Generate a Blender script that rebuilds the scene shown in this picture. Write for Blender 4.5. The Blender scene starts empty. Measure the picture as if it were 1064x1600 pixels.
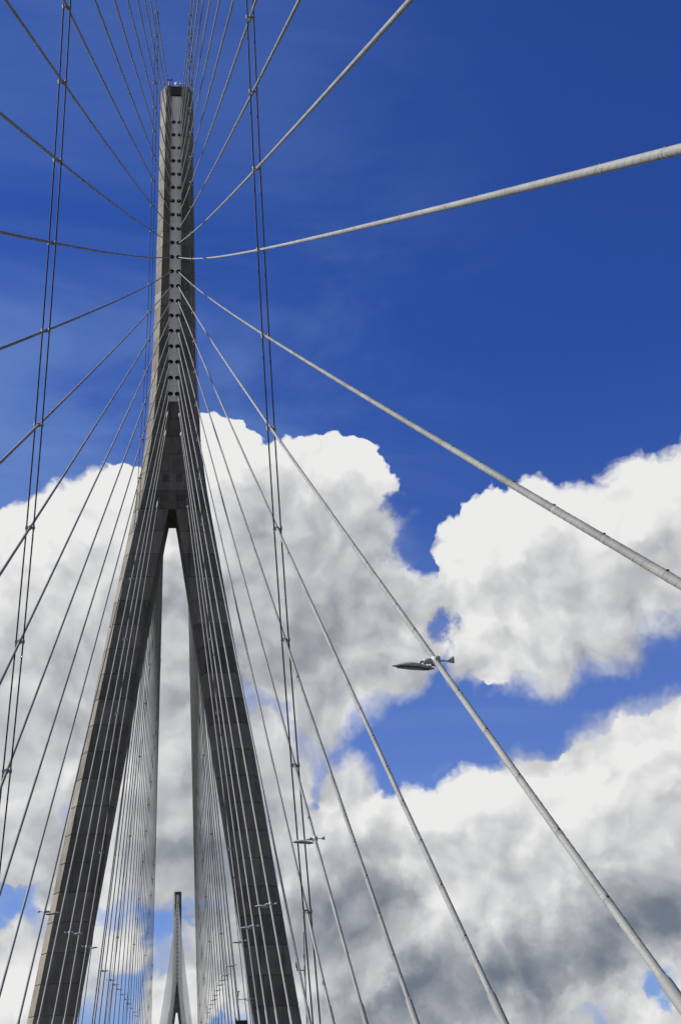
import bpy, bmesh, math, random
import numpy as np
from mathutils import Vector, Matrix

random.seed(7)
scene = bpy.context.scene
R = math.radians

# ------------------------------------------------------------------ camera
# bridge axis runs along +Y, the viewer stands on the deck; Z0 lifts eye level above the water
Z0 = 62.0
CAM = Vector((1.4336, 0.0, Z0))
PITCH, YAW, ROLL = R(26.424573), R(8.087047), R(-3.28257)
f0 = Vector((math.sin(YAW), math.cos(YAW), 0)); r0 = Vector((math.cos(YAW), -math.sin(YAW), 0)); up = Vector((0, 0, 1))
fwd = f0 * math.cos(PITCH) + up * math.sin(PITCH)
u0 = -f0 * math.sin(PITCH) + up * math.cos(PITCH)
rt = r0 * math.cos(ROLL) + u0 * math.sin(ROLL)
u1 = -r0 * math.sin(ROLL) + u0 * math.cos(ROLL)
cd = bpy.data.cameras.new('camera')
cam = bpy.data.objects.new('camera', cd)
scene.collection.objects.link(cam)
m = Matrix((rt, u1, -fwd)).transposed().to_4x4(); m.translation = CAM
cam.matrix_world = m
cd.sensor_fit = 'VERTICAL'; cd.sensor_height = 36.0; cd.lens = 1948.5 / 1600 * 36
cd.clip_start = 0.1; cd.clip_end = 60000
scene.camera = cam

# ------------------------------------------------------------------ sky, sun, exposure
SUN_AZ, SUN_EL = -82.0, 37.0           # degrees from the bridge axis (left), above the horizon
def direction(az, el):
    return Vector((math.sin(R(az)) * math.cos(R(el)), math.cos(R(az)) * math.cos(R(el)), math.sin(R(el))))
SUN_DIR = direction(SUN_AZ, SUN_EL)

scene.cycles.use_adaptive_sampling = True
scene.cycles.adaptive_threshold = 0.02
scene.cycles.adaptive_min_samples = 12
scene.view_settings.view_transform = 'Standard'
scene.view_settings.look = 'None'
scene.view_settings.exposure = 0.65
scene.view_settings.gamma = 1.0
scene.view_settings.use_curve_mapping = False

CLOUD_PUFFS = [
    (-11.9,22.4,3.12), (-11.2,18.8,3.24), (-12.2,15.0,3.42), (-11.2,10.6,2.95), (-14.6,17.6,2.87), (-14.7,12.3,3.03),
    (28.1,22.6,2.85), (26.2,13.1,3.16), (25.9,9.2,3.46), (24.9,5.5,3.0), (29.0,10.4,2.9), (28.4,6.4,2.7),
    (-8.1,22.6,3.35), (-5.4,24.2,2.98), (-3.8,25.5,2.87), (-2.4,26.7,2.31), (-6.8,20.7,3.64), (-3.2,22.2,4.29),
    (1.5,28.8,1.92), (2.1,26.6,3.51), (4.6,26.9,2.79), (5.0,24.8,3.81), (8.3,27.7,1.94), (8.9,25.2,2.06),
    (6.8,22.7,4.39), (9.9,21.5,2.63), (11.1,20.8,1.69), (4.2,20.4,3.49), (8.2,19.7,2.47), (0.5,22.2,3.77),
    (-0.1,19.1,2.87), (6.0,18.2,2.46), (8.7,28.9,1.23), (2.9,29.8,1.05), (6.8,28.4,1.41), (10.5,23.9,0.88),
    (-7.8,11.2,1.46), (-5.2,9.7,1.86), (-5.9,5.3,1.91), (11.8,21.3,1.22), (10.1,19.1,1.51), (-5.7,17.9,1.67),
    (-7.7,17.3,1.65), (-6.4,15.4,2.33), (-3.8,14.9,2.77), (-6.8,12.7,2.42), (-3.2,11.9,3.0), (-7.2,6.7,1.79),
    (-4.4,7.1,2.35), (-0.4,16.5,2.55), (-0.3,13.4,2.93), (-0.3,11.0,2.33), (0.1,5.1,1.56), (2.5,10.9,2.9),
    (2.9,15.0,2.98), (2.5,6.9,2.94), (4.3,12.2,2.24), (23.0,25.0,2.59), (25.2,24.5,2.92), (20.7,24.5,2.42),
    (18.3,25.1,2.02), (16.0,24.9,2.21), (14.1,24.5,1.52), (17.0,22.8,3.32), (21.0,22.4,3.12), (14.5,21.8,2.09),
    (15.6,20.0,2.16), (18.6,20.8,2.29), (13.9,19.3,1.39), (24.3,22.1,1.67), (14.8,19.0,1.58), (17.5,19.7,1.89),
    (20.1,20.5,2.15), (23.3,20.9,1.73), (7.6,14.0,1.87), (1.2,8.3,1.48), (-2.3,7.5,1.59), (6.3,12.4,1.74),
    (9.2,12.1,2.13), (11.6,12.1,2.01), (13.9,12.5,2.18), (16.6,12.9,2.39), (19.0,13.7,2.38), (21.4,14.3,2.41),
    (23.3,14.6,2.66), (20.6,11.1,4.04), (16.2,10.1,4.09), (11.9,9.3,3.83), (7.9,9.8,3.31), (5.6,9.4,2.47),
    (6.1,6.7,3.22), (10.0,6.5,3.75), (13.8,6.3,3.72), (18.0,7.0,3.43), (21.9,7.5,3.12), (7.6,4.1,3.14),
    (11.4,3.6,3.12), (15.4,3.4,2.57), (19.3,3.2,1.89), (21.3,3.5,1.5),
]
CLOUD_GAPS = [
    (12.0,24.7,1.61), (13.1,20.6,0.99), (-6.9,9.6,0.74), (-0.9,8.4,0.91), (20.0,5.1,0.87), (-7.2,8.5,0.73),
    (11.0,26.2,1.17),
]
CLOUD_SHADE = [
    (7.3,8.5,1.69,0.85), (5.6,8.3,1.58,0.75), (9.1,8.6,1.42,0.7), (21.4,7.7,1.72,0.9), (19.7,7.4,1.37,0.7), (17.0,5.3,1.61,1.0),
    (14.8,5.3,1.63,1.0), (12.7,5.6,1.59,0.95), (10.7,5.4,1.54,0.95), (18.8,5.6,1.35,0.75), (8.7,4.7,1.58,0.6), (9.9,5.8,1.06,0.7),
    (15.9,7.5,1.12,0.4), (10.2,9.2,1.37,0.4), (6.8,21.9,3.22,0.3), (4.8,19.5,2.61,0.28), (0.2,22.5,2.03,0.5), (-0.3,13.7,2.51,0.5),
    (-0.3,10.4,1.64,0.8), (2.8,8.2,2.71,0.6), (9.7,10.1,1.38,0.4), (20.9,19.8,2.54,0.35), (-5.2,12.7,1.63,0.3), (-4.0,18.9,2.82,0.35),
    (-7.0,11.1,1.59,0.4), (8.6,10.6,1.94,0.4), (14.3,10.8,1.65,0.3), (7.6,4.3,2.36,0.5), (-4.0,5.6,1.55,0.4), (8.9,7.4,1.62,-0.45),
    (12.2,7.0,1.61,-0.45), (19.6,12.0,2.45,-0.2), (19.9,3.6,1.77,-0.5),
]

WARP1, NZ_AMP, BL_AMP = 0.036, 1.8, 1.1
K_REL, K_BIG, K_SH = 0.72, 0.13, 0.27

world = bpy.data.worlds.new('World'); scene.world = world
world.use_nodes = True
wt = world.node_tree; wt.nodes.clear()

class Nodes:
    def __init__(self, tree): self.t = tree
    def new(self, typ, **kw):
        n = self.t.nodes.new(typ)
        for k, v in kw.items(): setattr(n, k, v)
        return n
    def put(self, sock, v):
        if v is None: return
        if isinstance(v, bpy.types.NodeSocket): self.t.links.new(v, sock)
        else: sock.default_value = v
    def m(self, op, a, b=None, c=None, clamp=False):
        n = self.new('ShaderNodeMath', operation=op); n.use_clamp = clamp
        for i, v in enumerate((a, b, c)): self.put(n.inputs[i], v)
        return n.outputs[0]
    def v(self, op, a, b=None, c=None, scale=None):
        n = self.new('ShaderNodeVectorMath', operation=op)
        for i, x in enumerate((a, b, c)):
            if x is not None: self.put(n.inputs[i], x)
        if scale is not None: self.put(n.inputs['Scale'], scale)
        return n.outputs['Value'] if op in ('DOT_PRODUCT', 'LENGTH') else n.outputs[0]
    def ss(self, x, lo, hi, a=0.0, b=1.0):
        n = self.new('ShaderNodeMapRange', interpolation_type='SMOOTHSTEP')
        for i, v in enumerate((x, lo, hi, a, b)): self.put(n.inputs[i], v)
        return n.outputs[0]
    def lin(self, x, lo, hi, a=0.0, b=1.0):
        n = self.new('ShaderNodeMapRange'); n.clamp = True
        for i, v in enumerate((x, lo, hi, a, b)): self.put(n.inputs[i], v)
        return n.outputs[0]
    def noise(self, vec, scale, detail=6, rough=0.55, lac=2.0, dist=0.0, color=False, dim=2):
        n = self.new('ShaderNodeTexNoise', noise_dimensions='2D' if dim == 2 else '3D')
        self.put(n.inputs['Vector'], vec)
        n.inputs['Scale'].default_value = scale; n.inputs['Detail'].default_value = detail
        n.inputs['Roughness'].default_value = rough; n.inputs['Lacunarity'].default_value = lac
        n.inputs['Distortion'].default_value = dist
        return n.outputs['Color' if color else 'Fac']
    def voro(self, vec, scale, detail=3, rough=0.5, dim=2):
        n = self.new('ShaderNodeTexVoronoi', feature='F1', voronoi_dimensions='2D', normalize=True)
        self.put(n.inputs['Vector'], vec)
        n.inputs['Scale'].default_value = scale; n.inputs['Detail'].default_value = detail
        n.inputs['Roughness'].default_value = rough
        return n.outputs['Distance']
    def mix(self, fac, a, b, typ='MIX'):
        n = self.new('ShaderNodeMix', data_type='RGBA', blend_type=typ); n.clamp_factor = True
        self.put(n.inputs[0], fac); self.put(n.inputs[6], a); self.put(n.inputs[7], b)
        return n.outputs[2]
    def ramp(self, fac, stops, interp='LINEAR'):
        n = self.new('ShaderNodeValToRGB'); e = n.color_ramp; e.interpolation = interp
        while len(e.elements) < len(stops): e.elements.new(0.5)
        for el, (pos, col) in zip(e.elements, stops): el.position = pos; el.color = tuple(col) + (1,)
        self.put(n.inputs[0], fac)
        return n.outputs[0]

def sky_uv(vec):
    """stereographic sky map centred on the bridge axis: (x, z) / (1 + y)"""
    k = 1.0 + vec[1]
    return vec[0] / k, vec[2] / k

def blob_terms(b, grow=1.0):
    u, v = sky_uv(direction(b[0], b[1]))
    r = R(b[2]) * grow * (1 + u * u + v * v) / 2
    # 1 - |uv - c|^2 / r^2 written as a dot product with (u, v, u^2 + v^2)
    return (2 * u / r ** 2, 2 * v / r ** 2, -1 / r ** 2), 1 - (u * u + v * v) / r ** 2

def lift(N, uv):
    """(u, v) -> (u, v, u^2 + v^2)"""
    q = N.v('DOT_PRODUCT', uv, uv)
    return N.v('MULTIPLY_ADD', (0, 0, 1), q, uv)

def blob_field(N, uv, blobs, soft):
    """smooth union of round puffs, each 1 at its centre and 0 at its radius"""
    uvq = lift(N, uv); acc = None
    for b in blobs:
        vec, c = blob_terms(b)
        val = N.m('ADD', N.v('DOT_PRODUCT', uvq, vec), c)
        acc = val if acc is None else N.m('SMOOTH_MAX', acc, val, soft)
    return acc

# the cumulus field: a broad body (macro) built of puffs, then billows that break up its surface and edge
HALF = (0.5, 0.5, 0.5)
def group(name, outs):
    g = bpy.data.node_groups.new(name, 'ShaderNodeTree')
    g.interface.new_socket('Vector', in_out='INPUT', socket_type='NodeSocketVector')
    for o, typ in outs: g.interface.new_socket(o, in_out='OUTPUT', socket_type=typ)
    N = Nodes(g)
    return g, N, N.new('NodeGroupInput').outputs[0], N.new('NodeGroupOutput')

gm, G, d, go = group('cloud_body', [('Macro', 'NodeSocketFloat')])
inside = blob_field(G, d, CLOUD_PUFFS, 0.35)
# the same broken cumulus carries on all round the sky, thinning towards the zenith
far = G.m('MULTIPLY_ADD', G.noise(G.v('MULTIPLY', d, (1.0, 1.5, 1.0)), 4.5, 3, 0.5), 6.0, -3.7)
q = G.v('DOT_PRODUCT', d, d)
sx = G.new('ShaderNodeSeparateXYZ'); G.put(sx.inputs[0], d)
elev = G.m('DIVIDE', G.m('MULTIPLY', sx.outputs[1], 2.0), G.m('ADD', q, 1.0))       # sine of the elevation
far = G.m('SUBTRACT', far, G.ss(elev, 0.42, 0.8, 0.0, 2.5))
far = G.m('ADD', far, G.ss(elev, 0.46, 0.22, 0.0, 1.15))
fu, fv = sky_uv(fwd)
off = G.v('SUBTRACT', d, (fu, fv, 0))
away = G.ss(G.v('DOT_PRODUCT', off, off), 0.052, 0.08)
outside = G.m('MULTIPLY_ADD', G.m('SUBTRACT', 1.0, away), -6.0, far)
G.put(go.inputs['Macro'], G.m('MINIMUM', G.m('MAXIMUM', inside, outside), 1.1))

gn, G, d, go = group('cloud_billows', [('Billow', 'NodeSocketFloat')])
nz = G.m('SUBTRACT', G.noise(d, 22.0, 9, 0.60), 0.5)
bl = G.m('SUBTRACT', 0.38, G.voro(d, 40.0, 3.0, 0.6))
G.put(go.inputs['Billow'], G.m('MULTIPLY_ADD', bl, BL_AMP, G.m('MULTIPLY', nz, NZ_AMP)))

gr, G, d, go = group('cloud_relief', [('Relief', 'NodeSocketFloat')])
nz = G.noise(d, 15.0, 5, 0.55)
vo = G.voro(d, 30.0, 2.0, 0.62)
G.put(go.inputs['Relief'], G.m('MULTIPLY_ADD', vo, -1.15, G.m('MULTIPLY', nz, 1.25)))

W = Nodes(wt)
dirv = W.new('ShaderNodeTexCoord').outputs['Generated']
sep = W.new('ShaderNodeSeparateXYZ'); W.put(sep.inputs[0], dirv)
kk = W.m('DIVIDE', 1.0, W.m('MAXIMUM', W.m('ADD', sep.outputs[1], 1.0), 0.02))
cmb = W.new('ShaderNodeCombineXYZ'); W.put(cmb.inputs[0], W.m('MULTIPLY', sep.outputs[0], kk)); W.put(cmb.inputs[1], W.m('MULTIPLY', sep.outputs[2], kk))
uv = cmb.outputs[0]
w1 = W.v('SUBTRACT', W.noise(uv, 15.0, 5, 0.6, color=True), HALF)
uvw = W.v('MULTIPLY_ADD', w1, (WARP1, WARP1, 0.0), uv)
def call(g, vec):
    n = W.new('ShaderNodeGroup'); n.node_tree = g; W.put(n.inputs[0], vec); return n.outputs[0]
M0 = call(gm, uvw); M2 = call(gm, W.v('ADD', uvw, (-0.014, 0.026, 0)))
B0 = call(gn, uvw)
R0 = call(gr, uvw); R1 = call(gr, W.v('ADD', uvw, (-0.0050, 0.0066, 0)))
D0 = W.m('ADD', M0, B0)
relief = W.m('SUBTRACT', R0, R1)          # faces turned to the sun against faces turned away
big = W.m('SUBTRACT', M0, M2)             # positive on the sunny crowns, negative along the undersides
# crowns are crisp, undersides and lee edges fray out
under = W.ss(big, 0.0, -0.65)
soft = W.m('ADD', W.m('MULTIPLY_ADD', under, 0.75, 0.12), W.ss(W.noise(uv, 7.0, 3, 0.5), 0.48, 0.68, 0.0, 0.4))
cover = W.ss(D0, W.m('MULTIPLY_ADD', under, -0.45, -0.04), soft)
# ragged thin places where the blue shows through
gw = W.v('MULTIPLY_ADD', W.v('SUBTRACT', W.noise(uv, 21.0, 6, 0.62, color=True), HALF), (0.05, 0.04, 0.0), uv)
gap = W.m('MULTIPLY_ADD', B0, -0.35, blob_field(W, gw, CLOUD_GAPS, 0.3))
cover = W.m('MULTIPLY', cover, W.ss(gap, 0.0, 0.85, 1.0, 0.08))
wob = W.v('MULTIPLY_ADD', W.v('SUBTRACT', W.noise(uv, 18.0, 6, 0.6, color=True), HALF), (0.075, 0.03, 0.0), uv)
wq = lift(W, wob); sh = None
for b in CLOUD_SHADE:
    vec, c = blob_terms(b, 1.45)
    val = W.m('MAXIMUM', W.m('ADD', W.v('DOT_PRODUCT', wq, vec), c), 0.0)
    sh = W.m('MULTIPLY', val, b[3]) if sh is None else W.m('MULTIPLY_ADD', val, b[3], sh)
thick = W.ss(M0, 0.1, 1.0)
lum = W.m('MULTIPLY_ADD', relief, W.m('MULTIPLY_ADD', thick, -0.2, K_REL), 0.885)
lum = W.m('MULTIPLY_ADD', big, K_BIG, lum)
lum = W.m('MULTIPLY_ADD', thick, W.lin(W.noise(uv, 9.0, 4, 0.55), 0.35, 0.65, -0.17, -0.01), lum)
lum = W.m('MULTIPLY_ADD', W.m('MULTIPLY', sh, W.ss(D0, 0.0, 0.8)), -K_SH, lum)
ccol = W.ramp(lum, [(0.0, (0.085, 0.11, 0.155)), (0.3, (0.17, 0.20, 0.25)), (0.55, (0.34, 0.36, 0.395)), (0.78, (0.57, 0.58, 0.595)), (1.0, (0.84, 0.84, 0.83))])
sky = W.new('ShaderNodeTexSky', sky_type='NISHITA')
sky.sun_disc = False
sky.sun_elevation = R(SUN_EL); sky.sun_rotation = R(SUN_AZ)
sky.altitude = 60; sky.air_density = 1.0; sky.dust_density = 0.4; sky.ozone_density = 2.5
blue = W.mix(1.0, sky.outputs[0], (0.27, 0.50, 1.20, 1), 'MULTIPLY')
# thin high cirrus streaks
cir = W.ss(W.noise(W.v('MULTIPLY', uv, (1.0, 3.0, 1.0)), 3.5, 6, 0.6, dist=0.5), 0.32, 0.75, 0.0, 0.33)
usep = W.new('ShaderNodeSeparateXYZ'); W.put(usep.inputs[0], uv)
cir = W.m('MULTIPLY', cir, W.m('MAXIMUM', W.ss(usep.outputs[0], 0.17, 0.03), W.ss(usep.outputs[1], 0.26, 0.18)))
cir = W.m('MULTIPLY', cir, W.ss(sep.outputs[2], 0.72, 0.5, 0.35, 1.0))
BG = 0.0637                      # the exposure of +0.65 stop brings this back up
ten = lambda col: W.v('SCALE', col, scale=10.0)
haze = W.ss(sep.outputs[2], 0.55, 0.05, 0.0, 0.27)      # moist air pales the sky towards the horizon
PALE = W.v('SCALE', (0.40, 0.53, 0.72), scale=10.0)
blue = W.mix(haze, blue, PALE)
blue = W.mix(cir, blue, ten(W.ramp(0.5, [(0, (0.30, 0.46, 0.76)), (1, (0.30, 0.46, 0.76))])))
col = W.mix(cover, blue, ten(ccol))
bg = W.new('ShaderNodeBackground'); W.put(bg.inputs[0], col); bg.inputs[1].default_value = BG
wo = W.new('ShaderNodeOutputWorld'); W.put(wo.inputs[0], bg.outputs[0])
world.cycles.sampling_method = 'MANUAL'; world.cycles.sample_map_resolution = 512

sd = bpy.data.lights.new('sun', 'SUN'); sd.energy = 5.0; sd.angle = R(0.53); sd.color = (1.0, 0.975, 0.94)
sun = bpy.data.objects.new('sun', sd); scene.collection.objects.link(sun)
sun.location = (-60, 40, Z0 + 120)
sun.rotation_euler = (-SUN_DIR).to_track_quat('-Z', 'Y').to_euler()

# ------------------------------------------------------------------ helpers
COL = scene.collection
def P3(x, y, z): return Vector((x, y, z + Z0))       # z is measured from eye level

def material(name, base, rough=0.8, build=None, spec=0.3, metal=0.0):
    mt = bpy.data.materials.new(name); mt.use_nodes = True
    nt = mt.node_tree; N = Nodes(nt)
    bs = nt.nodes['Principled BSDF']
    bs.inputs['Base Color'].default_value = tuple(base) + (1,)
    bs.inputs['Roughness'].default_value = rough
    bs.inputs['Specular IOR Level'].default_value = spec
    bs.inputs['Metallic'].default_value = metal
    if build: build(N, bs)
    return mt

def obj_pos(N):
    return N.new('ShaderNodeTexCoord').outputs['Object']
def geo_pos(N):
    return N.new('ShaderNodeNewGeometry').outputs['Position']
def bump(N, bs, h, strength, dist=0.02):
    b = N.new('ShaderNodeBump'); b.inputs['Strength'].default_value = strength; b.inputs['Distance'].default_value = dist
    N.put(b.inputs['Height'], h); N.put(bs.inputs['Normal'], b.outputs[0])

def concrete(dark, light):
    def f(N, bs):
        rnd = N.new('ShaderNodeObjectInfo').outputs['Random']
        p = geo_pos(N)
        off = N.new('ShaderNodeCombineXYZ'); N.put(off.inputs[0], N.m('MULTIPLY', rnd, 50.0)); N.put(off.inputs[1], N.m('MULTIPLY', rnd, 31.0))
        pv = N.v('ADD', p, off.outputs[0])
        cloudy = N.noise(pv, 0.45, 6, 0.6, dim=3)
        streak = N.noise(N.v('MULTIPLY', pv, (2.2, 2.2, 0.12)), 1.0, 5, 0.6, dim=3)
        fine = N.noise(pv, 9.0, 4, 0.6, dim=3)
        t = N.m('MULTIPLY_ADD', cloudy, 0.55, N.m('MULTIPLY', streak, 0.5))
        t = N.m('MULTIPLY_ADD', fine, 0.18, t)
        t = N.m('MULTIPLY_ADD', rnd, 0.26, N.m('SUBTRACT', t, 0.24))
        col = N.ramp(t, [(0.22, dark), (0.72, light)])
        # rain streaks that run down from the joints and dark blotches of damp
        st = N.ss(N.noise(N.v('MULTIPLY', p, (1.6, 1.6, 0.05)), 1.0, 3, 0.6, dim=3), 0.54, 0.74, 0.0, 0.5)
        col = N.mix(st, col, tuple(c * 0.55 for c in dark) + (1,))
        # board marks of the formwork
        pz = N.new('ShaderNodeSeparateXYZ'); N.put(pz.inputs[0], p)
        fr = N.m('PINGPONG', N.m('ADD', pz.outputs[2], N.m('MULTIPLY', fine, 0.04)), 0.645)
        col = N.mix(N.ss(fr, 0.05, 0.0, 0.0, 0.18), col, tuple(c * 0.4 for c in dark) + (1,))
        N.put(bs.inputs['Base Color'], col)
        bump(N, bs, N.m('MULTIPLY_ADD', fine, 0.5, cloudy), 0.35, 0.03)
    return f
M = {}
M['concrete'] = material('weathered_concrete', (0.25, 0.24, 0.22), 0.88, concrete((0.060, 0.053, 0.040), (0.198, 0.178, 0.136)))
M['concrete_core'] = material('joint_shadow_concrete', (0.16, 0.155, 0.145), 0.95, concrete((0.07, 0.067, 0.06), (0.14, 0.135, 0.12)))
M['concrete_patch'] = material('patched_concrete', (0.12, 0.118, 0.11), 0.9, concrete((0.045, 0.04, 0.03), (0.105, 0.095, 0.072)))
def steel_paint(N, bs):
    p = geo_pos(N)
    s = N.noise(N.v('MULTIPLY', p, (3.0, 3.0, 0.5)), 1.0, 5, 0.6, dim=3)
    N.put(bs.inputs['Base Color'], N.ramp(s, [(0.3, (0.72, 0.67, 0.56)), (0.7, (0.85, 0.79, 0.67))]))
M['strip'] = material('pale_grey_painted_steel', (0.65, 0.66, 0.65), 0.55, steel_paint)
def sheath(N, bs):
    p = obj_pos(N)
    rnd = N.new('ShaderNodeObjectInfo').outputs['Random']
    s = N.noise(N.v('MULTIPLY', p, (0.7, 0.7, 0.7)), 1.0, 5, 0.65, dim=3)
    t = N.m('MULTIPLY_ADD', rnd, 0.26, N.m('SUBTRACT', s, 0.08))
    N.put(bs.inputs['Base Color'], N.ramp(t, [(0.28, (0.115, 0.115, 0.104)), (0.72, (0.205, 0.205, 0.188))]))
    fine = N.noise(p, 6.0, 4, 0.7, dim=3)
    base = bs.inputs['Base Color'].links[0].from_socket
    N.put(bs.inputs['Base Color'], N.mix(N.ss(fine, 0.55, 0.75, 0.0, 0.35), base, (0.075, 0.07, 0.058, 1)))
    N.put(bs.inputs['Roughness'], N.lin(s, 0.3, 0.7, 0.5, 0.7))
M['sheath'] = material('weathered_white_cable_sheath', (0.2, 0.2, 0.185), 0.6, sheath, 0.2)
M['gap'] = material('dark_pipe_joint', (0.05, 0.048, 0.045), 0.9)
M['collar'] = material('cable_collar_plastic', (0.34, 0.335, 0.315), 0.5)
M['rope'] = material('black_rope', (0.010, 0.011, 0.016), 0.75)
def galv(N, bs):
    s = N.noise(obj_pos(N), 14.0, 4, 0.6, dim=3)
    N.put(bs.inputs['Base Color'], N.ramp(s, [(0.3, (0.15, 0.147, 0.138)), (0.7, (0.27, 0.265, 0.25))]))
M['galv'] = material('galvanised_clamp_steel', (0.22, 0.215, 0.2), 0.6, galv, 0.35, 0.0)
M['hole'] = material('black_tube_lining', (0.012, 0.012, 0.012), 0.8)
M['dark_beam'] = material('dark_painted_beam', (0.05, 0.048, 0.045), 0.75)
def shell(N, bs):
    s = N.noise(obj_pos(N), 5.0, 4, 0.6, dim=3)
    N.put(bs.inputs['Base Color'], N.ramp(s, [(0.3, (0.27, 0.265, 0.245)), (0.7, (0.38, 0.375, 0.35))]))
M['lamp_shell'] = material('pale_grey_lamp_shell', (0.55, 0.54, 0.5), 0.4, shell, 0.5)
M['lamp_lens'] = material('dark_lamp_glass', (0.07, 0.07, 0.065), 0.15, spec=0.5)
M['black'] = material('black_plastic', (0.015, 0.015, 0.016), 0.5)
M['white'] = material('white_radome_paint', (0.78, 0.77, 0.74), 0.5)
M['sign'] = material('dark_sign_housing', (0.02, 0.016, 0.016), 0.6)
M['red'] = material('red_lamp_glass', (0.35, 0.03, 0.02), 0.3)
def asphalt(N, bs):
    s = N.noise(geo_pos(N), 30.0, 4, 0.7, dim=3)
    N.put(bs.inputs['Base Color'], N.ramp(s, [(0.3, (0.035, 0.035, 0.036)), (0.7, (0.065, 0.064, 0.062))]))
    bump(N, bs, s, 0.5, 0.01)
M['asphalt'] = material('asphalt', (0.05, 0.05, 0.05), 0.9, asphalt)
M['deck'] = material('deck_concrete', (0.3, 0.29, 0.27), 0.85, concrete((0.2, 0.195, 0.18), (0.38, 0.37, 0.34)))
M['paint'] = material('road_marking_paint', (0.75, 0.75, 0.72), 0.7)
def waterm(N, bs):
    h = N.noise(geo_pos(N), 0.25, 6, 0.6, dim=3)
    bump(N, bs, h, 0.6, 0.6)
M['water'] = material('estuary_water', (0.06, 0.075, 0.07), 0.12, waterm, 0.5)
def landm(N, bs):
    h = N.noise(geo_pos(N), 0.02, 8, 0.65, dim=3)
    N.put(bs.inputs['Base Color'], N.ramp(h, [(0.35, (0.055, 0.058, 0.024)), (0.55, (0.095, 0.088, 0.045)), (0.7, (0.19, 0.16, 0.10))]))
M['land'] = material('salt_marsh', (0.08, 0.09, 0.04), 0.95, landm)

class MB:
    """collects shapes; build() links them as one mesh object"""
    def __init__(self): self.v = []; self.f = []; self.mi = []; self.sm = []
    def add(self, v, f, mi=0, smooth=False):
        o = len(self.v); self.v += [tuple(x) for x in v]
        for q in f: self.f.append(tuple(i + o for i in q)); self.mi.append(mi); self.sm.append(smooth)
        return self
    def loft(self, rings, mi=0, smooth=False, caps=True):
        n = len(rings[0]); v = [p for r in rings for p in r]; f = []
        for k in range(len(rings) - 1):
            for i in range(n):
                j = (i + 1) % n
                f.append((k * n + i, k * n + j, (k + 1) * n + j, (k + 1) * n + i))
        self.add(v, f, mi, smooth)
        if caps:
            self.add(rings[0], [tuple(reversed(range(n)))], mi); self.add(rings[-1], [tuple(range(n))], mi)
        return self
    def tube(self, pts, rad, sides=10, mi=0, smooth=True, caps=True):
        pts = [Vector(p) for p in pts]; n = len(pts)
        if not hasattr(rad, '__len__'): rad = [rad] * n
        t = [(pts[min(i + 1, n - 1)] - pts[max(i - 1, 0)]).normalized() for i in range(n)]
        a = t[0].orthogonal().normalized(); rings = []
        for i in range(n):
            a = (a - t[i] * a.dot(t[i])).normalized(); b = t[i].cross(a)
            rings.append([pts[i] + (a * math.cos(2 * math.pi * k / sides) + b * math.sin(2 * math.pi * k / sides)) * rad[i] for k in range(sides)])
        return self.loft(rings, mi, smooth, caps)
    def box(self, c, s, mi=0, bev=0.0):
        c = Vector(c); hx, hy, hz = (x / 2 for x in s)
        b = min(bev, hx * .9, hy * .9, hz * .9)
        def ring(x, y, z, cut):
            return [c + Vector(p) for p in ((-x + cut, -y, z), (x - cut, -y, z), (x, -y + cut, z), (x, y - cut, z), (x - cut, y, z), (-x + cut, y, z), (-x, y - cut, z), (-x, -y + cut, z))]
        if b <= 0:
            r0_ = [c + Vector(p) for p in ((-hx, -hy, -hz), (hx, -hy, -hz), (hx, hy, -hz), (-hx, hy, -hz))]
            return self.loft([r0_, [p + Vector((0, 0, 2 * hz)) for p in r0_]], mi)
        return self.loft([ring(hx - b, hy - b, -hz, b * .5), ring(hx, hy, -hz + b, b), ring(hx, hy, hz - b, b), ring(hx - b, hy - b, hz, b * .5)], mi)
    def mesh(self, name, mats):
        me = bpy.data.meshes.new(name); me.from_pydata(self.v, [], self.f)
        for mt in (mats if isinstance(mats, (list, tuple)) else [mats]): me.materials.append(mt)
        me.polygons.foreach_set('material_index', self.mi); me.polygons.foreach_set('use_smooth', self.sm)
        me.update(); return me
    def build(self, name, mats, parent=None):
        return link(name, self.mesh(name, mats), parent)

def link(name, data, parent=None, loc=None):
    o = bpy.data.objects.new(name, data); COL.objects.link(o)
    if parent is not None: o.parent = parent
    if loc is not None: o.location = loc
    return o
def tag(o, label=None, cat=None, group=None, kind=None):
    for k, v in (('label', label), ('category', cat), ('group', group), ('kind', kind)):
        if v: o[k] = v
    return o
def copy_tree(o, parent=None):
    c = o.copy(); COL.objects.link(c); c.parent = parent
    for ch in list(o.children): copy_tree(ch, c)
    return c
def interp(x, tab):
    if x <= tab[0][0]: return tab[0][1]
    for (a, u), (b, v) in zip(tab, tab[1:]):
        if x <= b: return u + (v - u) * (x - a) / (b - a)
    return tab[-1][1]
ORD = ['', 'topmost', 'second', 'third', 'fourth', 'fifth', 'sixth', 'seventh', 'eighth', 'ninth', 'tenth', 'eleventh', 'twelfth', 'thirteenth', 'fourteenth', 'fifteenth', 'sixteenth', 'seventeenth', 'eighteenth', 'nineteenth', 'twentieth', 'twenty-first', 'twenty-second', 'lowest']

# ------------------------------------------------------------------ geometry of the bridge
D = 176.956                      # distance to the near pylon's anchor face
TC = D + 3.2                     # pylon centre line
SPAN = 856.0
def deck_z(y):                   # height of the stay anchors at deck level, relative to the eye
    if y < TC: return -1.0098 + 0.077967 * y
    u = y - TC
    if u > SPAN: return -1.0098 + 0.077967 * (TC - (u - SPAN))
    return -1.0098 + 0.077967 * TC + 0.06 * u * (1 - u / SPAN)
def deck_w(y):                   # half distance between the two rows of deck anchors
    return interp(y, [(130, 8.4749), (200, 10.7)])

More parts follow.
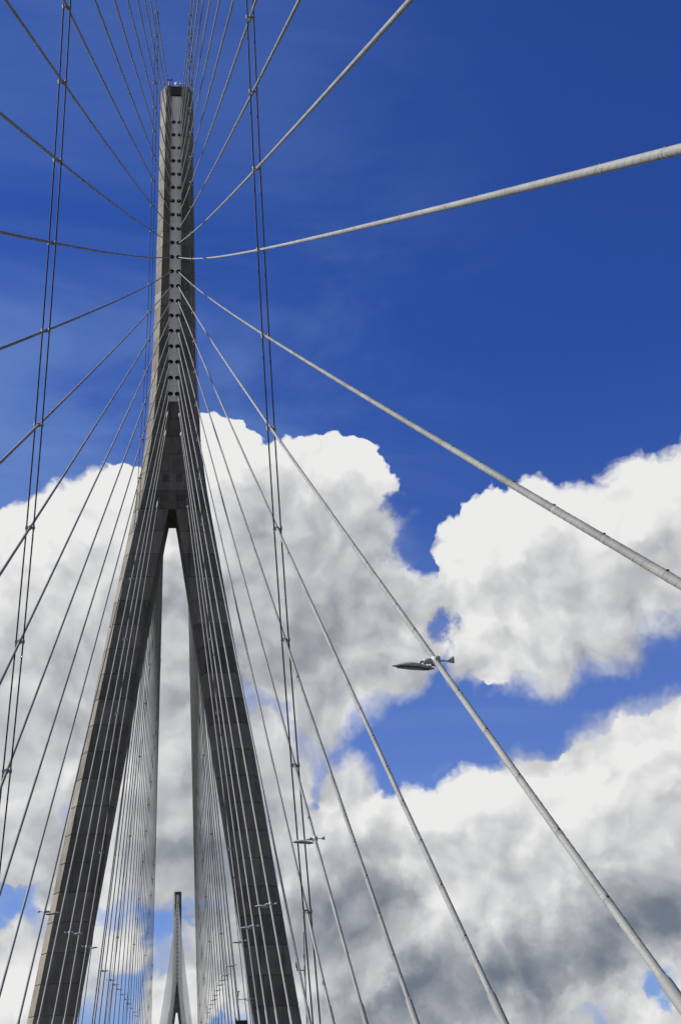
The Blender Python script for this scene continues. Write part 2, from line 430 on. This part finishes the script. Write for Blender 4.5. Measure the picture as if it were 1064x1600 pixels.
# ---------------- the setting: water, land, deck
wm = MB().add([(-30000, 60, 0), (30000, 60, 0), (30000, 45000, 0), (-30000, 45000, 0)], [(0, 1, 2, 3)])
tag(wm.build('water', M['water']), kind='structure')
lm = MB().add([(-30000, -20000, 1.2), (30000, -20000, 1.2), (30000, 66, 1.2), (400, 74, 1.2), (-400, 58, 1.2), (-30000, 66, 1.2)], [(0, 1, 2, 3, 4, 5)])
tag(lm.build('ground', M['land']), kind='structure')

ys = list(range(-150, 1221, 10))
def strip_mesh(x0, x1, dz, name, mat, parent=None, thick=0.0):
    mb = MB(); rings = []
    for y in ys:
        a, b = x0(y), x1(y); z = deck_z(y) - 0.75 + dz
        if thick: rings.append([P3(a, y, z), P3(b, y, z), P3(b, y, z - thick), P3(a, y, z - thick)])
        else: rings.append([P3(a, y, z), P3(b, y, z)])
    if thick: mb.loft(rings)
    else:
        v = [p for r in rings for p in r]
        mb.add(v, [(2 * k, 2 * k + 1, 2 * k + 3, 2 * k + 2) for k in range(len(rings) - 1)])
    return mb.build(name, mat, parent)
mb = MB(); rings = []
for y in ys:
    w = deck_w(y) + 0.75; z = deck_z(y) - 0.77
    rings.append([P3(x, y, z + h) for x, h in ((-w, 0), (w, 0), (w + 0.9, -0.6), (w * 0.55, -3.1), (-w * 0.55, -3.1), (-w - 0.9, -0.6))])
mb.loft(rings)
deck_o = tag(mb.build('bridge_deck', M['deck']), kind='structure')
strip_mesh(lambda y: -deck_w(y) + 1.5, lambda y: deck_w(y) - 1.5, 0.004, 'roadway', M['asphalt'], deck_o)
for s in (-1, 1):
    strip_mesh(lambda y: s * (deck_w(y) - 0.95) - 0.55, lambda y: s * (deck_w(y) - 0.95) + 0.55, 0.13, 'kerb', M['deck'], deck_o, 0.13)
    strip_mesh(lambda y: s * (deck_w(y) + 0.62) - 0.06, lambda y: s * (deck_w(y) + 0.62) + 0.06, 1.05, 'parapet', M['galv'], deck_o, 0.12)
    strip_mesh(lambda y: s * (deck_w(y) - 1.85) - 0.09, lambda y: s * (deck_w(y) - 1.85) + 0.09, 0.009, 'edge_line', M['paint'], deck_o)
mb = MB()
for y in range(-140, 1200, 13):
    a, b = y, y + 3
    mb.add([P3(x, yy, deck_z(yy) - 0.75 + 0.009) for x, yy in ((-0.08, a), (0.08, a), (0.08, b), (-0.08, b))], [(0, 1, 2, 3)])
mb.build('lane_marking', M['paint'], deck_o)

# ---------------- pylon
H20, DS = 110.446958, 3.126073
ANCH = {i: H20 + (20 - i) * DS for i in range(1, 21)}; ANCH.update({21: 107.4, 22: 104.0, 23: 91.2})
AX = {i: 0.523291 + (0.65781 - 0.523291) * (i - 1) / 19 for i in range(1, 21)}; AX.update({21: 0.85, 22: 1.1, 23: 2.2})
XO = [(-61, 29.4), (14, 17.9), (48, 12.67), (93.5, 5.4), (102, 4.43), (110, 3.95), (117.4, 3.62), (128, 3.42), (150, 3.19), (178.6, 3.02)]
XI = [(-61, 23.1), (14, 11.8), (89, 0.5)]
LEAN = [(14, -0.38), (48, -0.24), (110, 0.0), (178, 0.07)]
CHX = [(80, 0.92), (105, 1.05)]; CHY = 1.65
YF, YB = -3.65, 3.65                  # front and back of the pylon about its centre line
NOTCH = 1.03
TOP = 178.6; FORK = 89.0; STRIP0 = ANCH[20] - 1.5

def pylon_section(z, half=None):
    """outline at height z: whole shaft (half None) or one leg (half -1 / +1), about the centre line"""
    xo = interp(z, XO); ch = interp(z, CHX); c = interp(z, LEAN)
    if half is None:
        if z >= STRIP0: n, dep = NOTCH, 0.55
        else: n = interp(z, [(FORK, 3.0), (STRIP0, NOTCH)]); dep = interp(z, [(FORK, 0.12), (STRIP0, 0.45)])
        right = [(n, YF + dep), (n, YF), (xo - ch, YF), (xo, YF + CHY), (xo, YB - CHY), (xo - ch, YB), (n, YB), (n, YB - dep)]
        pts = right + [(-x, y) for x, y in reversed(right)]
        return [(x + c, y) for x, y in pts]
    xi = interp(z, XI); ic = interp(z, [(30, 0.95), (70, 0.6), (FORK, 0.06)])
    pts = [(xi + ic, YF), (xo - ch, YF), (xo, YF + CHY), (xo, YB - CHY), (xo - ch, YB), (xi + ic, YB), (xi, YB - CHY), (xi, YF + CHY)]
    if half < 0: pts = [(-x, y) for x, y in reversed(pts)]
    return [(x + c, y) for x, y in pts]

def inset(pts, d):
    cx = sum(p[0] for p in pts) / len(pts); out = []
    n = len(pts)
    for i in range(n):
        a, b, c = Vector(pts[i - 1]), Vector(pts[i]), Vector(pts[(i + 1) % n])
        n1 = Vector((-(b - a).y, (b - a).x)).normalized(); n2 = Vector((-(c - b).y, (c - b).x)).normalized()
        k = n1 + n2; k = k / max(0.5, k.dot(n1))
        out.append((b.x + k.x * d, b.y + k.y * d))
    return out

def lift_mesh(z0, z1, half, gap=0.06, dep=0.12):
    r = []
    for z, d in ((z0 + 0.006, dep), (z0 + gap, 0), (z1 - gap, 0), (z1 - 0.006, dep)):
        s = pylon_section(z, half)
        r.append([(x, y, z + Z0) for x, y in (inset(s, d) if d else s)])
    return MB().loft(r)

def strip_panel(z0, z1, zc, front, holes=True):
    """steel plate between the two concrete edges with a pair of round openings"""
    yy = (YF + 0.42) * front; w = NOTCH - 0.012; g = 0.014
    mb = MB()
    def vert(x, z, dy=0.0): return (x, yy - dy * front * -1, z + Z0)
    for s in (-1, 1):
        x0, x1 = sorted((0.0, s * w))
        if holes:
            cx, r, n = s * hole_x, 0.36, 16
            ci, sq, tb = [], [], []
            for k in range(n):
                a = 2 * math.pi * k / n; ca, sa = math.cos(a), math.sin(a)
                ci.append((cx + r * ca, zc + r * sa))
                t = min(((x1 - cx) if ca > 0 else (x0 - cx)) / ca if abs(ca) > 1e-6 else 1e9, ((z1 - g - zc) if sa > 0 else (z0 + g - zc)) / sa if abs(sa) > 1e-6 else 1e9)
                sq.append((cx + t * ca, zc + t * sa))
            v = [vert(*p) for p in sq] + [vert(*p) for p in ci] + [vert(p[0], p[1], 0.12) for p in ci]
            f = []
            for k in range(n):
                j = (k + 1) % n
                f.append((k, j, n + j, n + k)); f.append((n + k, n + j, 2 * n + j, 2 * n + k))
            # corners of the plate
            for k in range(n):
                j = (k + 1) % n
                (ax, az), (bx, bz) = sq[k], sq[j]
                if abs(ax - bx) > 1e-6 and abs(az - bz) > 1e-6:
                    px = ax if abs(ax - x0) < 1e-6 or abs(ax - x1) < 1e-6 else bx
                    pz = az if abs(az - z0 - g) < 1e-6 or abs(az - z1 + g) < 1e-6 else bz
                    v.append(vert(px, pz)); f.append((k, len(v) - 1, j))
            mb.add(v, f)
        else:
            mb.add([vert(x0, z0 + g), vert(x1, z0 + g), vert(x1, z1 - g), vert(x0, z1 - g)], [(0, 1, 2, 3)])
    for za, zb in ((z0 + g, z0 + g), (z1 - g, z1 - g)):
        mb.add([vert(-w, za), vert(w, za), vert(w, za, 0.1), vert(-w, za, 0.1)], [(0, 1, 2, 3)])
    return mb
hole_x = 0.56

def make_pylon():
    root = bpy.data.objects.new('bridge_pylon', None); COL.objects.link(root); root.location = (0, TC, 0)
    # a continuous recessed core shows only in the joints between the pours
    zs = [-61, 14, 30, 48, 70, FORK - 0.05]
    for h in (-1, 1):
        MB().loft([[(x, y, z + Z0) for x, y in inset(pylon_section(z, h), 0.115)] for z in zs]).build('leg_core', M['concrete_core'], root)
    zs = [FORK + 0.02, 93.5, 98, 102, 106, STRIP0 - 0.01]
    MB().loft([[(x, y, z + Z0) for x, y in inset(pylon_section(z), 0.085)] for z in zs]).build('fork_core', M['concrete_core'], root)
    zs = [STRIP0, 117.4, 128, 150, TOP - 0.05]
    MB().loft([[(x, y, z + Z0) for x, y in inset(pylon_section(z), 0.085)] for z in zs]).build('shaft_core', M['concrete_core'], root)
    for h in (-1, 1):
        z = FORK - 0.02; k = 0
        while z > 6:
            z2 = z - 3.87
            lift_mesh(z2, z, h).build('concrete_segment', M['concrete'], root)
            z = z2
    n = 6; step = (STRIP0 - FORK) / n
    for k in range(n): lift_mesh(FORK + k * step, FORK + (k + 1) * step, None).build('concrete_segment', M['concrete'], root)
    n = 22; step = (TOP - STRIP0) / n
    for k in range(n): lift_mesh(STRIP0 + k * step, STRIP0 + (k + 1) * step, None, 0.035, 0.06).build('concrete_segment', M['concrete'], root)
    # dark cross beam at the head, steel anchor strip below it
    for front in (1, -1):
        c = 0.07
        MB().box((c, (YF + 0.25) * front, Z0 + 177.4), (2 * NOTCH - 0.03, 0.42, 2.1), bev=0.03).build('head_beam', M['dark_beam'], root)
        def lean_in(o, zc): o.location.x = interp(zc, LEAN)
        o = strip_panel(ANCH[1] + DS / 2, 176.3, None, front, False).build('steel_panel', M['strip'], root); lean_in(o, 174)
        for i in range(1, 21):
            zc = ANCH[i]; z0 = zc - DS / 2 if i < 20 else STRIP0 + 0.02
            o = strip_panel(z0, zc + DS / 2, zc, front).build('steel_panel', M['strip'], root); lean_in(o, zc)
            for s in (-1, 1):
                y0 = (YF + 0.42) * front
                t = MB(); n = 16
                ring = lambda r, y: [(s * hole_x + r * math.cos(2 * math.pi * k / n), y, zc + Z0 + r * math.sin(2 * math.pi * k / n)) for k in range(n)]
                t.loft([ring(0.40, y0 - 0.05 * front), ring(0.31, y0 - 0.05 * front), ring(0.30, y0 + 0.1 * front)], smooth=True, caps=False)
                t.loft([ring(0.40, y0 + 0.02 * front), ring(0.40, y0 - 0.05 * front)], caps=False)
                t.add(ring(0.305, y0 + 0.1 * front), [tuple(range(n))])
                o = t.build('guide_tube', M['hole'], root); lean_in(o, zc)
        # patched block-outs beside the fork
        for zc, xw in ((94.6, 1.0), (91.0, 1.6)):
            for s in (-1, 1):
                xm = s * (0.55 + xw / 2)
                MB().box((xm - 0.06, (YF + interp(zc, [(FORK, 0.12), (STRIP0, 0.45)]) - 0.012) * front, Z0 + zc), (xw, 0.05, 1.35 if xw < 1.2 else 1.0), bev=0.01).build('patch_panel', M['concrete_patch'], root)
    # parapet rail round the head
    rail = MB()
    cor = [(-2.2, -2.9), (2.3, -2.9), (2.3, 2.9), (-2.2, 2.9)]
    for k in range(4):
        a, b = cor[k], cor[(k + 1) % 4]
        for h in (0.55, 1.1): rail.tube([(a[0], a[1], Z0 + TOP + h), (b[0], b[1], Z0 + TOP + h)], 0.03, 6)
        for q in range(4):
            x = a[0] + (b[0] - a[0]) * q / 4; y = a[1] + (b[1] - a[1]) * q / 4
            rail.tube([(x, y, Z0 + TOP - 0.1), (x, y, Z0 + TOP + 1.1)], 0.03, 6)
    rail.build('railing', M['galv'], root)
    return root
pylon = make_pylon()
tag(pylon, 'tall near concrete pylon like an upside-down letter Y with a grey anchor strip', 'pylon', 'pylons of the cable-stayed bridge')
pylon2 = copy_tree(pylon); pylon2.location = (-0.2, TC + SPAN, 0)
tag(pylon2, 'small distant pylon seen between the legs of the near one', 'pylon')

# ---------------- stay cables
KSAG = 2.6e-5
YD_SIDE = {i: D - 51.316827 - 10.893605 * (23 - i) for i in range(1, 19)}
YD_SIDE.update({19: 83.0, 20: 95.0, 21: 106.0, 22: 116.5, 23: 128.0})
YD_MAIN = {23: 189.0, 22: 199.5, 21: 211.0, 20: 226.0, 19: 241.0, 18: 257.0}
for i in range(17, 0, -1): YD_MAIN[i] = YD_MAIN[i + 1] + 20.2
YB_FACE = TC + 3.2
class Stay:
    def __init__(self, i, side, fan):
        self.i, self.side, self.fan = i, side, fan
        if fan == 'side': ya, yd, cx = D, YD_SIDE[i], 0.0
        elif fan == 'main': ya, yd, cx = YB_FACE, YD_MAIN[i], -0.32
        else: ya, yd, cx = TC + SPAN - 3.2, 2 * (TC + SPAN / 2) - YD_MAIN[i], -0.2
        self.a = Vector((side * AX[i] + (0 if fan == 'side' else cx * 0.3), ya, ANCH[i]))
        self.b = Vector((side * deck_w(yd) + cx, yd, deck_z(yd)))
        d = self.a - self.b
        self.len = d.length; self.sag = KSAG * math.hypot(d.x, d.y) * d.length
    def at(self, t):
        p = self.a.lerp(self.b, t); p.z -= 4 * t * (1 - t) * self.sag
        return P3(p.x, p.y, p.z)
    def at_y(self, y): return self.at((self.a.y - y) / (self.a.y - self.b.y))
    def dir(self, t): return (self.at(min(1, t + .004)) - self.at(max(0, t - .004))).normalized()

STAYS = {}
SIDE_WORD = {-1: 'left', 1: 'right'}
FAN_WORD = {'side': "the near pylon's {} front fan", 'main': "the {} fan behind the near pylon", 'far': "the distant pylon's {} fan"}
GROUP_WORD = {'side': "front stay fan of the near pylon", 'main': "rear stay fan of the near pylon", 'far': "stay fan of the distant pylon"}
CABLE_R = 0.073
ring_cache = {}
def oriented(mesh_key, make, name, parent, pos, d):
    """shared small mesh laid along direction d"""
    if mesh_key not in ring_cache: ring_cache[mesh_key] = make()
    o = link(name, ring_cache[mesh_key], parent)
    o.matrix_parent_inverse = Matrix.Identity(4)
    o.location = pos - parent.location; o.rotation_mode = 'QUATERNION'; o.rotation_quaternion = d.to_track_quat('Z', 'X')
    return o
def collar_mesh():
    b = MB(); n = 14
    ring = lambda r, z: [(r * math.cos(2 * math.pi * k / n), r * math.sin(2 * math.pi * k / n), z) for k in range(n)]
    b.loft([ring(CABLE_R * .98, -0.012), ring(CABLE_R * 1.012, -0.012), ring(CABLE_R * 1.012, 0.012), ring(CABLE_R * .98, 0.012)], 1, True, False)
    b.loft([ring(CABLE_R, 0.012), ring(CABLE_R * 1.035, 0.016), ring(CABLE_R * 1.03, 0.13), ring(CABLE_R, 0.15)], 0, True, False)
    b.box((CABLE_R * 1.03, 0, -0.03), (0.03, 0.045, 0.05), 1)
    return b.mesh('collar', [M['sheath'], M['gap']])
def sleeve_mesh():
    return MB().tube([(0, 0, z) for z in (0, 0.12, 0.14, 2.6)], [CABLE_R * 1.02, CABLE_R * 1.32, CABLE_R * 1.36, CABLE_R * 1.36], 16).mesh('lower_sleeve', M['sheath'])
def guide_mesh():
    return MB().tube([(0, 0, z) for z in (-0.6, 2.6, 2.62, 2.9, 2.92, 3.1)], [0.16, 0.16, 0.19, 0.19, 0.12, 0.12], 14).mesh('guide_pipe', M['galv'])

def make_stay(i, side, fan):
    s = Stay(i, side, fan); STAYS[(fan, side, i)] = s
    root = bpy.data.objects.new('stay_cable', None); COL.objects.link(root)
    base = s.at(1.0); root.location = base
    n = 28 if fan == 'side' else 14
    sides = 14 if fan == 'side' and side > 0 else (10 if fan != 'far' else 6)
    pts = [s.at(k / n) - base for k in range(n + 1)]
    MB().tube(pts, {'side': CABLE_R, 'main': 0.09, 'far': 0.135}[fan], sides).build('sheath', M['sheath'], root)
    if fan != 'far':
        t0 = 1 - 2.4 / s.len
        oriented('sleeve', sleeve_mesh, 'lower_sleeve', root, s.at(t0), s.dir(t0))
        if i >= 21: oriented('guide', guide_mesh, 'guide_pipe', root, s.at(0.0), s.dir(0.002))
    if fan == 'side':
        # pipe joints every 2.42 m, built where they are large enough to see
        k = 0
        while k * 2.42 < s.len - 3.0:
            t = 1 - (2.4 + (k + 0.9) * 2.42) / s.len; k += 1
            if t < 0.01: break
            p = s.at(t); q = p - CAM; dep = q.dot(fwd)
            if dep < 6 or dep > (50 if side > 0 else 0): continue
            if abs(q.dot(rt) / dep) > 0.33 or abs(q.dot(u1) / dep) > 0.46: continue
            oriented('collar', collar_mesh, 'collar', root, p, s.dir(t))
        if side > 0 and i in (10, 11, 12, 13, 14):
            hp, ha = [], 0.0; L0, L1 = 1.5, min(48.0, s.len * 0.6)
            m_ = int((L1 - L0) / 0.3 * 10)
            b = MB()
            for ph in (0, math.pi):
                pl = []
                for k in range(m_ + 1):
                    ln = L0 + (L1 - L0) * k / m_; t = 1 - ln / s.len
                    dd = s.dir(t); a_ = dd.cross(Vector((0, 0, 1))).normalized(); b_ = dd.cross(a_)
                    an = ph + 2 * math.pi * k / 10 * 0.5
                    pl.append(s.at(t) - base + (a_ * math.cos(an) + b_ * math.sin(an)) * CABLE_R)
                b.tube(pl, 0.0024, 3, caps=False)
            b.build('helical_rib', M['sheath'], root)
    where = FAN_WORD[fan].format(SIDE_WORD[side])
    tag(root, f'{ORD[i]} pale stay cable from the top of {where}' if i < 23 else f'lowest pale stay cable of {where}', 'cable', SIDE_WORD[side] + ' ' + GROUP_WORD[fan])
    if i == 1: root['label'] = f'topmost pale stay cable of {where}'
    return root
for fan in ('side', 'main', 'far'):
    for side in (-1, 1):
        for i in range(1, 24): make_stay(i, side, fan)

# ---------------- black cross-tie ropes with a clamp on every stay they pass
def clamp_mesh():
    b = MB()
    b.tube([(0, 0, -0.17), (0, 0, -0.16), (0, 0, 0.16), (0, 0, 0.17)], [CABLE_R, CABLE_R * 1.32, CABLE_R * 1.32, CABLE_R], 14)
    for z in (-0.1, 0.1):
        b.tube([(0, 0, z - .02), (0, 0, z + .02)], CABLE_R * 1.55, 14)
    return b.mesh('clamp', M['galv'])
def lug_mesh():
    b = MB()
    b.box((0, 0, 0), (0.16, 0.12, 0.2), bev=0.03)
    b.tube([(0, 0, -0.17), (0, 0, -0.1), (0, 0, 0.1), (0, 0, 0.17)], [0.045, 0.062, 0.062, 0.045], 10)
    return b.mesh('rope_socket', M['galv'])
ROPE_DX = 0.185
def cross_tie(fan, side, ytab, label, r=0.036):
    pts = []
    for i in range(1, 24):
        y = interp(i, ytab)
        if i < ytab[0][0] or i > ytab[-1][0]: continue
        s = STAYS[(fan, side, i)]
        t = (s.a.y - y) / (s.a.y - s.b.y)
        if 0.02 < t < 0.985: pts.append((s.at(t), s.dir(t)))
    last = pts[-1][0]; prev = pts[-2][0]
    foot = last + (last - prev) * ((last.z - (Z0 + deck_z(last.y))) / max(0.5, prev.z - last.z))
    foot.x = side * (deck_w(foot.y)) + (0 if fan == 'side' else -0.32)
    foot.z = Z0 + deck_z(foot.y) - 0.3
    root = bpy.data.objects.new('cross_tie', None); COL.objects.link(root); root.location = foot
    for q in (-1, 1):
        MB().tube([p - foot + Vector((q * ROPE_DX, 0, 0)) for p, _ in pts] + [Vector((q * ROPE_DX, 0, 0))], r, 8, smooth=True).build('rope', M['rope'], root)
    for p, dd in pts:
        c = oriented('clamp', clamp_mesh, 'clamp', root, p, dd)
        for q in (-1, 1):
            if 'lug' not in ring_cache: ring_cache['lug'] = lug_mesh()
            o = link('rope_socket', ring_cache['lug'], root, p - foot + Vector((q * ROPE_DX, 0, 0)))
    if len(pts) > 1: tag(root, label, 'cross tie', 'cross ties linking the stays')
    return root
TIE_NEAR = [(1, 39.6), (8, 51.6), (12, 58.4), (16, 65.4), (17, 67.1), (18, 69.2)]
TIE_TOWER = [(1, 117.3), (5, 122.1), (10, 128.5), (13, 132.3), (17, 134.9), (20, 137.4), (22, 139.2), (23, 139.7)]
for side in (-1, 1):
    w = SIDE_WORD[side]
    cross_tie('side', side, TIE_NEAR, f'pair of black ropes tying the {w} front stays together, nearest the viewer', 0.041)
    cross_tie('side', side, TIE_TOWER, f'pair of black ropes tying the {w} front stays close to the near pylon', 0.038)
    for nm, a, b, i1 in (('first', 66, 44, 23), ('second', 140, 118, 19), ('third', 225, 203, 15), ('fourth', 310, 290, 10)):
        cross_tie('main', side, [(1, YB_FACE + a), (i1, YB_FACE + b)], f'dark rope pair tying the {w} stays beyond the near pylon, {nm} from it', 0.03)

# ---------------- lamps carried by the stays
def make_lamp():
    """local frame: +x points to the road, origin on the stay"""
    root = bpy.data.objects.new('street_lamp', None); COL.objects.link(root)
    c = MB()
    c.tube([(0, 0, z) for z in (-0.11, -0.1, 0.1, 0.11)], [0.1, 0.125, 0.125, 0.1], 14)
    c.box((0.0, -0.12, 0.0), (0.12, 0.06, 0.14), bev=0.02); c.box((0, 0.12, 0), (0.12, 0.06, 0.14), bev=0.02)
    c.build('clamp', M['collar'], root)
    a = MB()
    a.tube([(0.1, 0, 0), (0.12, 0, 0), (0.3, 0, 0), (0.32, 0, 0)], [0.05, 0.075, 0.075, 0.05], 12)
    a.tube([(0.31, 0, 0), (0.38, 0, -0.01), (0.425, 0, -0.05), (0.435, 0, -0.12)], 0.035, 10)
    a.build('arm', M['lamp_shell'], root)
    w = MB().tube([(0.28, 0.02, -0.06), (0.3, 0.03, -0.14), (0.22, 0.03, -0.17), (0.12, 0.02, -0.13), (0.06, 0.01, -0.08)], 0.014, 6)
    w.build('loop_wire', M['black'], root)
    h = MB().tube([(-0.1, 0, 0), (-0.28, 0, 0.01), (-0.30, 0, 0.012), (-0.46, 0, 0.03), (-0.465, 0, 0.03)], [0.02, 0.024, 0.04, 0.095, 0.08], 14)
    h.build('horn', M['lamp_shell'], root)
    L, wd, ht = 1.08, 0.18, 0.115; x0 = 0.06; n = 17; tilt = 0.10
    def prof(k):
        s = -1 + 2 * k / (n - 1)
        wv = max(0.004, (1 - abs(s) ** 2.1)); hv = max(0.012, 1 - abs(s - 0.1 * (1 - s * s)) ** 1.7)
        x = x0 + L * (s + 1) / 2
        zc = -0.20 + tilt * (s + 1) / 2
        return s, wv, hv, x, zc
    sh = MB(); rings = []
    for k in range(n):
        s, wv, hv, x, zc = prof(k)
        ring = []
        for q in range(13):
            an = math.pi * q / 12
            ring.append((x, math.cos(an) * wd * wv, zc + math.sin(an) ** 0.8 * ht * hv - 0.0))
        ring += [(x, -wd * wv * 0.93, zc - 0.025), (x, wd * wv * 0.93, zc - 0.025)]
        rings.append(ring)
    sh.loft(rings, smooth=True)
    body = sh.build('lamp_shell', M['lamp_shell'], root)
    le = MB(); rings = []
    for k in range(2, n - 2):
        s, wv, hv, x, zc = prof(k)
        rings.append([(x, -wd * wv * 0.8, zc - 0.027), (x, -wd * wv * .45, zc - 0.055), (x, 0, zc - 0.064), (x, wd * wv * .45, zc - 0.055), (x, wd * wv * 0.8, zc - 0.027)])
    le.loft(rings, smooth=True); le.build('lens', M['lamp_lens'], body)
    tp = MB().tube([(x0 - 0.01, 0, -0.205), (x0 + 0.05, 0, -0.195), (x0 + 0.16, 0, -0.17)], [0.008, 0.03, 0.066], 10)
    tp.build('end_cap', M['black'], body)
    return root
lamp0 = make_lamp(); lamp_used = False
def lamp_on(fan, side, i, h, label):
    global lamp_used
    s = STAYS[(fan, side, i)]
    lo, hi = 0.3, 1.0
    for _ in range(50):
        t = (lo + hi) / 2; p = s.at(t)
        if p.z - Z0 - deck_z(p.y) > h: lo = t
        else: hi = t
    o = lamp0 if not lamp_used else copy_tree(lamp0); lamp_used = True
    o.location = p; o.rotation_euler = (0, 0, math.pi if side > 0 else 0)
    tag(o, label, 'lamp', 'lamps fixed to the stay cables')
lamp_on('side', 1, 13, 9.3, 'large leaf-shaped grey lamp on a right stay, nearest to the viewer')
lamp_on('side', 1, 16, 8.95, 'leaf-shaped lamp on a right stay, just right of the right pylon leg')
lamp_on('side', 1, 19, 8.6, 'leaf-shaped lamp in front of the right pylon leg, the upper one')
lamp_on('side', 1, 21, 8.6, 'leaf-shaped lamp in front of the right pylon leg, the lower one')
lamp_on('side', 1, 23, 8.6, "leaf-shaped lamp by the inner edge of the right pylon leg")
lamp_on('side', -1, 19, 8.6, 'leaf-shaped lamp on the outer lit edge of the left pylon leg')
lamp_on('side', -1, 21, 8.6, 'leaf-shaped lamp in front of the dark face of the left pylon leg')
lamp_on('side', -1, 23, 8.6, 'leaf-shaped lamp by the inner edge of the left pylon leg')
for side in (-1, 1):
    for k, i in enumerate((22, 20, 19, 18, 17, 16, 15, 14, 13, 12)):
        lamp_on('main', side, i, 9.2, f'small lamp on the {SIDE_WORD[side]} stays beyond the near pylon, {ORD[k + 2].replace("second", "second") if k else "nearest"} of its row')

# ---------------- masts and equipment
def traffic_mast(name, x, y, ztop, armx, label):
    root = bpy.data.objects.new(name, None); COL.objects.link(root)
    zb = deck_z(y) - 0.75; base = P3(x, y, zb); root.location = base
    h = ztop - zb
    MB().tube([(0, 0, 0), (0, 0, 0.05), (0, 0, h)], [0.11, 0.06, 0.045], 10).build('pole', M['galv'], root)
    b = MB()
    for dz in (0.0,):
        b.tube([(0, 0, h - 2.1 + dz), (armx, 0, h - 2.1 + dz)], 0.03, 8)
    b.build('arm', M['galv'], root)
    c = MB(); c.box((armx, 0, h - 1.78), (0.2, 0.3, 0.3), bev=0.04); c.tube([(armx, -0.13, h - 1.72), (armx, -0.24, h - 1.72)], 0.07, 10)
    c.tube([(armx, 0, h - 2.1), (armx, 0, h - 1.9)], 0.05, 8)
    c.build('camera_housing', M['black'], root)
    return tag(root, label, 'camera mast')
traffic_mast('camera_mast', 8.62, 76.0, 10.6, -0.42, 'slim mast with a black camera on a short arm right of the right leg')

def bracket_camera():
    y = 150.0
    root = bpy.data.objects.new('camera_mast', None); COL.objects.link(root)
    zb = deck_z(y) - 0.75; root.location = P3(8.0, y, zb); h = 14.3 - zb
    MB().tube([(0, 0, 0), (0, 0, h)], 0.06, 10).build('pole', M['galv'], root)
    b = MB(); b.tube([(0, 0, h - 0.35), (1.75, 0, h - 0.3)], 0.035, 8); b.tube([(0.7, 0, h - 0.35), (1.75, 0, h - 0.75)], 0.03, 8)
    b.build('bracket', M['galv'], root)
    c = MB(); c.box((-0.02, 0, h + 0.25), (0.22, 0.25, 0.4), bev=0.05); c.tube([(0, 0, h), (0, 0, h + 0.6)], 0.05, 8); c.box((0.1, 0, h + 0.5), (0.16, 0.2, 0.16), bev=0.03)
    c.build('camera_housing', M['galv'], root)
    tag(root, 'thin post with a camera and bracket left of the right pylon leg', 'camera mast')
bracket_camera()
def road_sign():
    y = 148.0
    root = bpy.data.objects.new('road_sign', None); COL.objects.link(root)
    zb = deck_z(y) - 0.75; root.location = P3(8.25, y, zb); h = 11.62 - zb
    for s in (-1, 1): MB().tube([(s * 0.5, 0.12, 0), (s * 0.5, 0.12, h - 0.2)], 0.06, 10).build('post', M['galv'], root)
    MB().box((0, 0, h - 0.55), (1.36, 0.2, 1.1), bev=0.03).build('housing', M['sign'], root)
    MB().box((0, -0.112, h - 0.55), (1.22, 0.02, 0.96), bev=0.005).build('face', M['black'], root)
    MB().tube([(-0.58, 0, h), (-0.58, 0, h + 0.2)], 0.08, 10).build('beacon', M['black'], root)
    tag(root, 'dark road sign box peeking above the bottom edge beside the right leg', 'sign')
road_sign()

# equipment on the pylon head
HZ = Z0 + TOP
def top_thing(name, x, y, label, cat, parts):
    root = bpy.data.objects.new(name, None); COL.objects.link(root); root.location = (x, y, HZ)
    for nm, mb_, mat in parts: mb_.build(nm, mat, root)
    tag(root, label, cat); return root
def sphere(mb_, c, r, n=14, k=8):
    return mb_.tube([(c[0], c[1], c[2] + r * math.cos(math.pi * j / k)) for j in range(k + 1)], [max(1e-3, r * math.sin(math.pi * j / k)) for j in range(k + 1)], n)
top_thing('radome', -0.05, TC - 2.6, 'round white radome on the head of the near pylon', 'antenna', [
    ('pedestal', MB().tube([(0, 0, -0.1), (0, 0, 1.0)], 0.12, 10), M['galv']), ('dome', sphere(MB(), (0, 0, 1.45), 0.36), M['white'])])
top_thing('camera_post', 0.72, TC - 2.7, 'small white camera on a post beside the radome on the near pylon', 'camera', [
    ('post', MB().tube([(0, 0, -0.1), (0, 0, 1.2)], 0.06, 8), M['galv']), ('housing', MB().box((0, 0, 1.4), (0.34, 0.4, 0.34), bev=0.06), M['white'])])
top_thing('whip_antenna', 0.15, TC - 2.4, 'thin whip antenna rising from the head of the near pylon', 'antenna', [
    ('rod', MB().tube([(0, 0, -0.1), (0, 0, 4.3)], [0.035, 0.012], 6), M['galv'])])
top_thing('warning_light', -1.45, TC - 3.0, 'aircraft warning light on the left corner of the near pylon head', 'warning light', [
    ('post', MB().tube([(0, 0, -0.1), (0, 0, 1.9)], 0.13, 8), M['galv']),
    ('crossarm', MB().box((0, 0, 2.0), (1.25, 0.16, 0.14), bev=0.03), M['dark_beam']),
    ('beacon', MB().tube([(-0.4, 0, 2.05), (-0.4, 0, 2.3), (-0.4, 0, 2.42)], [0.14, 0.14, 0.05], 10), M['red']),
    ('beacon', MB().tube([(0.4, 0, 2.05), (0.4, 0, 2.3), (0.4, 0, 2.42)], [0.14, 0.14, 0.05], 10), M['dark_beam'])])
